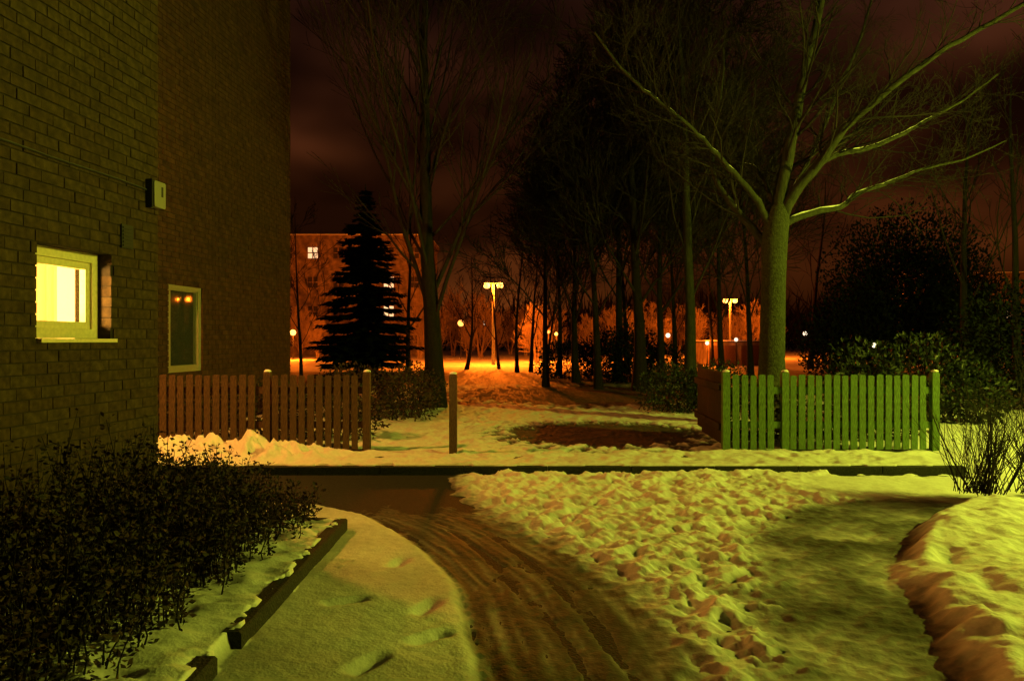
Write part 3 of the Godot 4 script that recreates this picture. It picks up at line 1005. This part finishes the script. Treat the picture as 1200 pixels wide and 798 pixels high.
func main_tree() -> void:
	rng.seed = 61
	var D := 13.2
	var base := at(905, 400, D)
	base.y = 0.1
	var t := thing("street_tree", "big bare tree lit green, snow on its spreading limbs", "tree", base)
	var conv := func(p: Array) -> Vector3:
		return at(p[0], p[1], D - p[2]) - base
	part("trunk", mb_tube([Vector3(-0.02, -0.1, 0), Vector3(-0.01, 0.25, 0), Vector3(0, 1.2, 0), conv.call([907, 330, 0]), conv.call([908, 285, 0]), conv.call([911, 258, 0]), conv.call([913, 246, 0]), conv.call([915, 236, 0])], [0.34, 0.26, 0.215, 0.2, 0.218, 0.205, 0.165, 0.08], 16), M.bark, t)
	# traced limbs: x, y in the picture and how far towards the camera; then widths
	var limbs := [
		[[[908, 282, 0], [914, 232, 0], [928, 165, 0.1], [940, 100, 0.2], [955, 40, 0.4], [968, -20, 0.6], [985, -120, 0.9], [990, -260, 1.0]], 0.145, 0.04],
		[[[909, 280, 0], [929, 230, 0.1], [958, 195, 0.3], [985, 158, 0.5], [1005, 138, 0.6], [1060, 92, 0.9], [1130, 45, 1.2], [1200, 5, 1.5], [1290, -60, 2.0]], 0.115, 0.03],
		[[[935, 222, 0.1], [968, 187, 0.1], [1020, 174, -0.1], [1062, 156, -0.3], [1085, 142, -0.4], [1130, 118, -0.6], [1180, 80, -0.8]], 0.07, 0.014],
		[[[908, 272, 0], [940, 254, -0.1], [985, 243, -0.4], [1005, 228, -0.5], [1045, 214, -0.7], [1080, 200, -0.9], [1130, 188, -1.1], [1190, 160, -1.5]], 0.075, 0.014],
		[[[907, 278, 0], [889, 238, 0.1], [868, 212, 0.3], [840, 182, 0.5], [818, 158, 0.6], [785, 130, 0.7], [755, 106, 0.8], [728, 80, 0.9], [690, 30, 1.1]], 0.07, 0.02],
		[[[906, 298, 0], [882, 268, -0.2], [862, 245, -0.4], [845, 222, -0.6], [836, 200, -0.7], [838, 160, -0.9], [846, 100, -1.1], [850, 20, -1.3]], 0.085, 0.025],
		[[[912, 252, 0], [900, 222, -0.4], [882, 195, -0.9], [850, 190, -1.2], [800, 170, -1.5]], 0.05, 0.012],
		[[[914, 250, 0], [935, 215, -0.8], [970, 140, -1.6], [1010, 40, -2.4], [1040, -60, -3.0]], 0.07, 0.02],
	]
	var o := {"kids": [4, 5], "from": 0.2, "spread": 0.75, "ratio": 0.55, "wig": 0.16, "up": 0.05, "minr": 0.003, "taper": 0.4}
	var tw := MB.new()
	for l in limbs:
		var ctrl := []
		for p in l[0]: ctrl.append(conv.call(p))
		var pts := []
		var rad := []
		var m := ctrl.size()
		for i in m - 1:
			for s in 4:
				var f := s / 4.0
				pts.append(ctrl[i].cubic_interpolate(ctrl[i + 1], ctrl[maxi(i - 1, 0)], ctrl[mini(i + 2, m - 1)], f) + Vector3(rng.randfn(), rng.randfn(), rng.randfn()) * 0.008)
				rad.append(lerpf(l[1] * 1.05, l[2] * 0.8, pow((i + f) / (m - 1.0), 0.62)))
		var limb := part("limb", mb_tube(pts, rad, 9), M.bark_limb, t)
		# snow lying along the upper side of the flatter stretches
		var run := []
		var runr := []
		var sm := MB.new()
		for i in pts.size() - 1:
			var sl: Vector3 = (pts[i + 1] - pts[i]).normalized()
			if absf(sl.y) < 0.80 and i > 1 and rng.randf() < 0.93 and i < pts.size() * 0.8:
				run.append(pts[i] + Vector3.UP * rad[i] * 0.72)
				runr.append(rad[i] * rng.randf_range(0.35, 0.62))
			else:
				if run.size() > 2:
					runr[0] *= 0.4; runr[runr.size() - 1] *= 0.4
					sm.tube(run, runr, 7)
				run = []; runr = []
		if run.size() > 2:
			runr[0] *= 0.4; runr[runr.size() - 1] *= 0.4
			sm.tube(run, runr, 7)
		if sm.v.size() > 0:
			part("snow", sm.mesh(), M.snow, limb)
		for k in 26:
			var f := lerpf(0.22, 1.0, (k + rng.randf()) / 26.0)
			var i := mini(int(f * (pts.size() - 1)), pts.size() - 2)
			var ax: Vector3 = (pts[i + 1] - pts[i]).normalized()
			var side := ax.cross(Vector3(rng.randfn(), rng.randfn(), rng.randfn())).normalized()
			grow(tw, pts[i], (ax * 0.7 + side * 0.8 + Vector3.UP * 0.15).normalized(), rng.randf_range(0.7, 1.9) * (1.1 - 0.4 * f), rad[i] * 0.33, 2, o)
	part("twigs", tw.mesh(), M.twig, t)

func plants() -> void:
	hedge()
	bank_shrub("thin bare shrub on the snow bank, left of its neighbour", Vector3(4.60, 0.16, -7.5), 95, 0.95, 71)
	bank_shrub("thin bare shrub on the snow bank at the right edge of the picture", Vector3(5.05, 0.18, -7.35), 120, 1.15, 72)
	bank_shrub("thin bare shrub just outside the picture, nearest to the path lamp", Vector3(6.1, 0.18, -6.7), 90, 1.0, 73)
	bank_shrub("thin bare shrub just outside the picture, nearest to the viewer", Vector3(5.3, 0.18, -5.6), 70, 0.8, 74)
	leafy("evergreen_shrub", "glossy evergreen shrub behind the right end of the green fence", "shrub", Vector3(7.0, 0.1, -13.8), [[Vector3(0.3, 0.75, 0), Vector3(1.15, 0.85, 0.8)], [Vector3(-0.8, 0.8, 0.2), Vector3(0.7, 0.75, 0.6)], [Vector3(1.2, 0.5, 0.1), Vector3(0.7, 0.55, 0.6)]], 5200, 0.11, M.evergreen, 13)
	leafy("low_shrub", "low dark shrubs growing right behind the green fence", "shrub", Vector3(4.4, 0.1, -11.5), [[Vector3(-0.75, 0.35, 0), Vector3(0.75, 0.5, 0.5)], [Vector3(0.2, 0.4, 0), Vector3(0.8, 0.55, 0.5)], [Vector3(1.1, 0.38, 0), Vector3(0.75, 0.52, 0.5)]], 5200, 0.08, M.leaf, 21)
	leafy("low_shrub", "low dark shrubs growing right behind the brown fence", "shrub", Vector3(-3.6, 0.1, -11.5), [[Vector3(-1.1, 0.4, 0), Vector3(0.85, 0.5, 0.5)], [Vector3(-0.1, 0.4, 0), Vector3(0.8, 0.52, 0.5)], [Vector3(0.9, 0.35, 0), Vector3(0.8, 0.5, 0.5)]], 5200, 0.08, M.leaf, 22)
	leafy("dark_bush", "black round bush at the right edge beyond the bank", "shrub", Vector3(11.2, 0.1, -16.5), [[Vector3(0, 1.3, 0), Vector3(1.9, 1.6, 1.4)], [Vector3(1.8, 1.0, 0), Vector3(1.5, 1.4, 1.3)]], 9000, 0.11, M.needles, 14)
	leafy("clipped_hedge", "low dark hedge just behind the brown fence's right end", "hedge", Vector3(-2.35, 0.1, -14.6), [[Vector3(-0.6, 0.45, 0), Vector3(0.9, 0.60, 0.6)], [Vector3(0.35, 0.40, 0.0), Vector3(0.65, 0.52, 0.9)], [Vector3(0.2, 0.45, -1.8), Vector3(0.7, 0.6, 1.2)]], 7000, 0.07, M.leaf, 15)
	leafy("clipped_hedge", "low dark hedge beyond the gap beside the brown boarded panel", "hedge", Vector3(3.7, 0.1, -16.0), [[Vector3(-0.35, 0.42, 0), Vector3(0.75, 0.62, 0.7)], [Vector3(0.6, 0.45, 0), Vector3(0.8, 0.62, 0.8)]], 6500, 0.07, M.evergreen, 16)
	leafy("dark_bush", "squat dark bush under the dense trees beyond the gap", "shrub", Vector3(2.2, 0.1, -30.0), [[Vector3(0, 0.6, 0), Vector3(1.3, 0.95, 0.9)], [Vector3(1.6, 0.8, 0), Vector3(1.2, 1.2, 0.9)]], 5000, 0.13, M.needles, 18)
	leafy("dark_bush", "rough dark thicket at the foot of the dense trees", "shrub", Vector3(4.2, 0.1, -27.0), [[Vector3(0, 0.8, 0), Vector3(1.2, 1.3, 0.9)], [Vector3(1.1, 0.5, 0.4), Vector3(1.0, 0.9, 0.8)]], 5000, 0.13, M.needles, 19)
	leafy("round_tree", "big black dome-shaped tree right of the lit tree", "tree", Vector3(15.4, 0.1, -30.0), [[Vector3(0, 3.5, 0), Vector3(3.3, 3.4, 2.6)], [Vector3(-1.6, 2.0, 0.3), Vector3(2.0, 2.2, 1.8)], [Vector3(1.8, 2.2, 0.3), Vector3(2.4, 2.5, 1.8)], [Vector3(3.4, 1.3, 0), Vector3(1.6, 1.7, 1.4)], [Vector3(-2.9, 1.3, 0), Vector3(1.4, 1.6, 1.2)]], 46000, 0.15, M.needles, 20, 14, 0.7, 0.3)
	spruce(Vector3(-5.35, 0.1, -28.0), 7.2, 2.3)
	main_tree()
	print("near plants")
	var dense := {"kids": [4, 5, 6], "limbs": 26, "thin": 0.7, "limb": 0.42, "limb_angle": 0.5, "from": 0.15, "spread": 0.45, "ratio": 0.55, "wig": 0.08, "up": 0.08, "minr": 0.006}
	bare_tree("bare_tree", "tall bare tree with a fan of branches behind the lone post", Vector3(-1.72, 0.1, -17.0), 12.5, 0.21, dense, 101, M.bark_dark, M.twig, "", Vector3(0.07, 0, 0), 0.15, 1)
	var thick := {"kids": [4, 6, 7], "limbs": 16, "thin": 0.8, "limb": 0.36, "limb_angle": 0.5, "from": 0.15, "spread": 0.6, "ratio": 0.6, "wig": 0.12, "up": 0.06, "minr": 0.010}
	var grp := [
		["bare tree at the left of the dense dark clump", 676, 27.0, 9.5, 0.13],
		["bare tree with a thin stem inside the dense dark clump", 702, 24.0, 10.5, 0.12],
		["bare tree in the middle of the dense dark clump", 724, 28.0, 11.0, 0.16],
		["thick-stemmed bare tree at the right of the dense dark clump", 750, 23.0, 12.0, 0.19],
		["bare tree just left of the slim green-lit stem", 776, 26.0, 11.0, 0.13],
		["bare tree standing behind the left side of the dense dark clump", 655, 32.0, 9.0, 0.11],
		["bare tree standing behind the middle of the dense dark clump", 735, 34.0, 11.0, 0.12],
		["bare tree at the left edge of the dense clump, near the glowing bush", 640, 25.0, 8.5, 0.10],
		["bare tree low in the gap between the clump and the slim green stem", 792, 30.0, 10.0, 0.11],
		["bare tree between the slim green stem and the big lit tree", 846, 26.0, 10.0, 0.11],
		["bare tree directly behind the big lit tree", 880, 30.0, 11.0, 0.12],
		["slim tall bare stem lit green beside the big tree", 810, 19.5, 13.0, 0.15],
	]
	for k in grp.size():
		var g: Array = grp[k]
		var p := at(g[1], 400, g[2]); p.y = 0.1
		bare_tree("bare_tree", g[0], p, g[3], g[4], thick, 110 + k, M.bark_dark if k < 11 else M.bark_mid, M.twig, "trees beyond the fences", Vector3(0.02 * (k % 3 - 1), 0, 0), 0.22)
	print("clump")
	var light := {"kids": [4, 5], "limbs": 9, "limb": 0.34, "limb_angle": 0.6, "from": 0.2, "spread": 0.6, "ratio": 0.55, "wig": 0.14, "up": 0.07, "minr": 0.008}
	var thin := [
		["slender bare tree leaning right, left of the tall lamp", 546, 39.0, 6.5, 0.10, Vector3(0.22, 0, 0)],
		["slender bare tree right behind the tall lamp", 585, 40.0, 6.0, 0.08, Vector3(-0.05, 0, 0)],
		["slender upright bare tree, first right of the tall lamp", 606, 36.0, 8.0, 0.09, Vector3.ZERO],
		["slender upright bare tree before the glowing bush", 622, 36.0, 8.0, 0.09, Vector3(0.02, 0, 0)],
		["crooked small bare tree at the glowing bush's right side", 638, 34.0, 5.0, 0.08, Vector3(0.15, 0, 0)],
		["bare tree right of the big dome-shaped tree", 1130, 24.0, 10.0, 0.14, Vector3.ZERO],
		["bare tree at the right edge behind the black bush", 1195, 22.0, 10.0, 0.13, Vector3(-0.03, 0, 0)],
		["bare sapling beside the end of the brick wing", 352, 24.0, 6.0, 0.06, Vector3(0.06, 0, 0)],
		["bare tree between the spruce and the fan-branched tree", 478, 30.0, 8.5, 0.10, Vector3(0.03, 0, 0)],
		["bare tree far behind the second tall lamp", 835, 44.0, 9.0, 0.12, Vector3.ZERO],
		["bare tree left of the dome-shaped tree", 950, 40.0, 11.0, 0.13, Vector3.ZERO],
		["bare tree behind the dense clump's right edge", 790, 42.0, 9.0, 0.11, Vector3.ZERO],
	]
	for k in thin.size():
		var g: Array = thin[k]
		var p := at(g[1], 400, g[2]); p.y = 0.1
		bare_tree("bare_tree", g[0], p, g[3], g[4], light, 140 + k, M.bark_dark, M.twig, "trees beyond the fences", g[5], 0.2)
	# rimed trees and bushes near the far lamps
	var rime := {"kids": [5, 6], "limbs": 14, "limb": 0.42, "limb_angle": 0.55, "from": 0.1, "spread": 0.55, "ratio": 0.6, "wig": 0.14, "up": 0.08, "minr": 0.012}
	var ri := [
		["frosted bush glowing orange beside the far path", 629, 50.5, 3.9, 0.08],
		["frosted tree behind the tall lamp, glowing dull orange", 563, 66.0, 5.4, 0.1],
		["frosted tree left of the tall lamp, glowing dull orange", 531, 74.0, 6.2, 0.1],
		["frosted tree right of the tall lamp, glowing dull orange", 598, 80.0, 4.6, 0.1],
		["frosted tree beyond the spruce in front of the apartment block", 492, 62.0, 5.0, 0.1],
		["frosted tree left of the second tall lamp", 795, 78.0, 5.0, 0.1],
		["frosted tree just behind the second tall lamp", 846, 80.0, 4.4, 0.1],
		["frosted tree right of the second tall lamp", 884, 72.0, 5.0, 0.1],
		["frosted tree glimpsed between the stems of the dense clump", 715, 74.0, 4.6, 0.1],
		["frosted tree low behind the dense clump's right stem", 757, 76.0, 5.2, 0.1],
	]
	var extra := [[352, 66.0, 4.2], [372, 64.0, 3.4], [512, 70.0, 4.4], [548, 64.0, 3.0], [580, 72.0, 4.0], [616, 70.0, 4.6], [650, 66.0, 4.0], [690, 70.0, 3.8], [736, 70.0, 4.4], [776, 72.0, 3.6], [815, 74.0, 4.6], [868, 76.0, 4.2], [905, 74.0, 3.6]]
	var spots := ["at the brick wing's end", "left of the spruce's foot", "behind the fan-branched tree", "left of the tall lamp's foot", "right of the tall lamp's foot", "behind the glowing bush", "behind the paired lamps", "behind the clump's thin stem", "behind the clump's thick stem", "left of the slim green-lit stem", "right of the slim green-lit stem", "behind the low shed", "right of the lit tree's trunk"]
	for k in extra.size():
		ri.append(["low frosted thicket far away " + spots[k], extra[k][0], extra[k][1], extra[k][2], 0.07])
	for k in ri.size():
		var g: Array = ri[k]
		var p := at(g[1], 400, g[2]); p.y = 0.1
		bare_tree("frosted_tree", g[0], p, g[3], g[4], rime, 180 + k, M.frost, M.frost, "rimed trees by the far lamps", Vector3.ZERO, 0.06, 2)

# ---------------------------------------------------------------- far things
const SODIUM := Color(1.0, 0.155, 0.006)
func double_lamp(label: String, base: Vector3, h: float, arm: float, energy: float, turn := 0.0) -> void:
	var t := thing("street_lamp", label, "street lamp", base, "twin-headed street lamps")
	t.rotation.y = turn
	part("pole", mb_tube([Vector3(0, -0.1, 0), Vector3(0, h * 0.5, 0), Vector3(0, h, 0)], [0.11, 0.085, 0.06], 10), M.pole, t)
	var mb := MB.new()
	mb.tube([Vector3(-arm, h - 0.02, 0), Vector3(0, h, 0), Vector3(arm, h - 0.02, 0)], [0.03, 0.04, 0.03], 6)
	part("arm", mb.mesh(), M.pole, t)
	for s in [-1, 1]:
		var hd := MB.new()
		sphere(hd, Vector3(s * (arm + 0.05), h - 0.16, 0), 0.21, 0.85)
		var head := part("lamp_head", hd.mesh(), M.sodium, t)
		var cp := MB.new()
		cp.lathe([Vector2(0.2, h - 0.0), Vector2(0.15, h + 0.05), Vector2(0.0, h + 0.09)], Vector3(s * (arm + 0.05), 0, 0), 12)
		part("cap", cp.mesh(), M.pole, head)
		omni(t.transform * Vector3(s * (arm + 0.05), h - 0.14, 0), SODIUM, energy, 0.15)

func globe_lamp(label: String, base: Vector3, h: float, r: float, m: Material, energy := 0.0, lin := SODIUM) -> void:
	var t := thing("globe_lamp", label, "street lamp", base, "small far lamps")
	part("pole", mb_tube([Vector3(0, -0.1, 0), Vector3(0, h - r, 0)], [0.04, 0.025], 8), M.dark, t)
	var mb := MB.new()
	sphere(mb, Vector3(0, h, 0), r)
	part("lamp_globe", mb.mesh(), m, t)
	if energy > 0.0:
		omni(base + Vector3(0, h, 0), lin, energy, r)

func block(called: String, label: String, base: Vector3, w: float, h: float, dep: float, turn: float, cols: int, rows: int, lit: Array, m: Material) -> void:
	var t := thing(called, label, "building", base)
	t.rotation.y = turn
	var mb := MB.new()
	mb.box(Vector3(-w / 2, -0.2, -dep), Vector3(w / 2, h, 0))
	part("wall", mb.mesh(), m, t)
	mb = MB.new()
	mb.box(Vector3(-w / 2 - 0.25, h + 0.004, -dep - 0.25), Vector3(w / 2 + 0.25, h + 0.45, 0.25))
	var rf := part("roof", mb.mesh(), m, t)
	mb = MB.new()
	mb.box(Vector3(-w / 2 - 0.2, h + 0.455, -dep - 0.2), Vector3(w / 2 + 0.2, h + 0.55, 0.2))
	part("snow", mb.mesh(), M.snow, rf)
	var pw := w / cols
	var ph := h / rows
	var ww := minf(1.1, pw * 0.55)
	var wh := minf(1.2, ph * 0.5)
	var fr := frame_mesh(-ww / 2, ww / 2, 0, wh, 0.002, 0.06, 0.09)
	var cm := MB.new()
	cm.box(Vector3(-0.05, 0.092, 0.031), Vector3(0.05, wh - 0.092, 0.055))
	cm.box(Vector3(-ww / 2 + 0.092, wh / 2 - 0.05, 0.031), Vector3(-0.052, wh / 2 + 0.05, 0.055))
	cm.box(Vector3(0.052, wh / 2 - 0.05, 0.031), Vector3(ww / 2 - 0.092, wh / 2 + 0.05, 0.055))
	var cross := cm.mesh()
	var pm := MB.new()
	pm.quad(Vector3(-ww / 2 + 0.092, 0.092, 0.03), Vector3(ww / 2 - 0.092, 0.092, 0.03), Vector3(ww / 2 - 0.092, wh - 0.092, 0.03), Vector3(-ww / 2 + 0.092, wh - 0.092, 0.03), Vector3.BACK)
	var pane := pm.mesh()
	for j in rows:
		for i in cols:
			var o := part("window", fr, M.plaster, t)
			o.position = Vector3(-w / 2 + (i + 0.5) * pw, j * ph + ph * 0.35, 0)
			part("glazing_bar", cross, M.plaster, o)
			part("pane", pane, M.window_glow if [i, j] in lit else M.dark, o)

func far_things() -> void:
	double_lamp("tall twin-headed orange street lamp standing on the far path", Vector3(-1.12, 0.1, -46.0), 4.95, 0.34, 150.0)
	double_lamp("tall twin-headed orange street lamp just left of the lit tree's trunk", Vector3(18.2, 0.1, -64.0), 4.95, 0.36, 170.0)
	double_lamp("twin-headed street lamp half hidden behind the dome-shaped tree", Vector3(38.3, 0.1, -76.0), 6.1, 0.45, 60.0)
	globe_lamp("low orange lamp right beside the end of the brick wing", at(343, 398, 58.0) * Vector3(1, 0, 1) + Vector3(0, 0.1, 0), 2.1, 0.22, M.sodium, 95.0)
	globe_lamp("orange globe lamp right of the fan-branched tree", at(540, 380, 62.0) * Vector3(1, 0, 1) + Vector3(0, 0.1, 0), 2.9, 0.26, M.small_amber, 60.0)
	globe_lamp("small pale lamp at the leaning tree", at(568, 380, 70.0) * Vector3(1, 0, 1) + Vector3(0, 0.1, 0), 3.1, 0.16, M.whitish)
	globe_lamp("left one of the paired lamps at the glowing bush", at(643, 390, 52.0) * Vector3(1, 0, 1) + Vector3(0, 0.1, 0), 2.1, 0.13, M.small_amber, 70.0)
	globe_lamp("right one of the paired lamps at the glowing bush", at(652, 393, 53.0) * Vector3(1, 0, 1) + Vector3(0, 0.1, 0), 1.95, 0.12, M.small_amber)
	globe_lamp("small white lamp between the dense clump and the slim green stem", at(783, 395, 60.0) * Vector3(1, 0, 1) + Vector3(0, 0.1, 0), 1.9, 0.18, M.whitish)
	globe_lamp("small pale lamp at the left corner of the low shed", at(829, 404, 44.0) * Vector3(1, 0, 1) + Vector3(0, 0.1, 0), 1.35, 0.11, M.whitish, 10.0)
	globe_lamp("small pale lamp under the second tall lamp", at(863, 400, 44.4) * Vector3(1, 0, 1) + Vector3(0, 0.1, 0), 1.55, 0.11, M.whitish)
	globe_lamp("small white lamp right of the lit trunk", at(944, 392, 50.0) * Vector3(1, 0, 1) + Vector3(0, 0.1, 0), 1.95, 0.14, M.whitish)
	globe_lamp("brightest small white lamp over the green fence", at(1025, 405, 24.0) * Vector3(1, 0, 1) + Vector3(0, 0.1, 0), 1.35, 0.075, M.whitish)
	block("apartment_block", "far apartment block glowing orange beyond the spruce", Vector3(-17.5, 0, -72.0), 19.0, 11.0, 10.0, 0.0, 8, 4, [[3, 3], [6, 2], [6, 1]], M.plaster)
	block("apartment_block", "far dark apartment block at the right behind the bare trees", Vector3(62.0, 0, -88.0), 34.0, 9.0, 10.0, -0.25, 12, 3, [[4, 1], [5, 1]], M.plaster)
	# low shed
	var s := thing("low_shed", "low flat-roofed shed glowing orange left of the lit trunk", "shed", Vector3(13.3, 0.05, -45.0))
	var mb := MB.new()
	mb.box(Vector3(-1.9, 0, -3), Vector3(1.9, 1.42, 0))
	part("wall", mb.mesh(), M.plaster, s)
	mb = MB.new()
	mb.box(Vector3(-2.02, 1.424, -3.1), Vector3(2.02, 1.5, 0.12))
	part("roof", mb.mesh(), M.roof, s)
	mb = MB.new()
	mb.box(Vector3(-1.98, 1.504, -3.05), Vector3(1.98, 1.57, 0.08))
	part("snow", mb.mesh(), M.snow, s)
	for x in [-0.95, 0.95]:
		mb = MB.new()
		mb.box(Vector3(x - 0.8, 0.05, 0.003), Vector3(x + 0.8, 1.25, 0.04))
		part("door", mb.mesh(), M.fence_brown, s)
	# tree line that closes the horizon
	rng.seed = 400
	var wood := MB.new()
	for k in 420:
		var x := rng.randf_range(-150, 170)
		var z := rng.randf_range(-105, -125)
		var h := rng.randf_range(5, 10)
		for j in 26:
			var p := Vector3(x + rng.randfn() * 1.4, rng.randf() * h * 0.6, z + rng.randfn())
			var dir := Vector3(rng.randfn() * 0.4, 1, rng.randfn() * 0.4).normalized()
			wood.tube([p, p + dir * h * 0.25, p + dir * h * 0.45 + Vector3(rng.randfn(), 0, 0) * 0.3], [0.16, 0.1, 0.03], 3, Color.WHITE, false)
	tag(part("far_wood", wood.mesh(), M.twig), "dark line of far bare trees along the horizon", "trees", "", "stuff")

func near_lamps() -> void:
	# greenish lamp out of frame on the right
	var t := thing("path_lamp", "greenish hooded path lamp on a post right of the yard", "street lamp", Vector3(12.2, 0.1, -6.6))
	part("pole", mb_tube([Vector3(0, -0.1, 0), Vector3(0, 5.2, 0)], [0.08, 0.05], 10), M.pole, t)
	var mb := MB.new()
	mb.lathe([Vector2(0.34, 5.12), Vector2(0.26, 5.22), Vector2(0.0, 5.28)], Vector3.ZERO, 16)
	part("hood", mb.mesh(), M.pole, t)
	mb = MB.new()
	sphere(mb, Vector3(0, 5.05, 0), 0.10, 0.9)
	part("lamp_bulb", mb.mesh(), M.greenish, t)
	omni(t.position + Vector3(0, 5.05, 0), Color(0.93, 1.0, 0.06), 410.0, 0.09)
	# sodium lamp over the door in the recess, hidden by the near corner
	var bt := Transform3D(Basis(Vector3(0.0995, 0, -0.995), Vector3.UP, Vector3(0.995, 0, 0.0995)), Vector3(-3.23, 0, -7.0))
	t = thing("wall_lamp", "orange bulkhead lamp over the door in the building's recess", "wall lamp", bt * Vector3(1.9, 4.1, -2.61))
	t.basis = bt.basis
	mb = MB.new()
	mb.box(Vector3(-0.10, -0.13, 0.004), Vector3(0.10, 0.13, 0.05))
	part("base", mb.mesh(), M.pole, t)
	mb = MB.new()
	sphere(mb, Vector3(0, 0, 0.13), 0.075)
	part("lamp_globe", mb.mesh(), M.sodium, t)
	omni(t.transform * Vector3(0, 0, 0.13), Color(1.0, 0.38, 0.045), 33.0, 0.07)

func _ready() -> void:
	setup()
	materials()
	ground()
	kerbs()
	building()
	fences()
	far_things()
	plants()
	near_lamps()
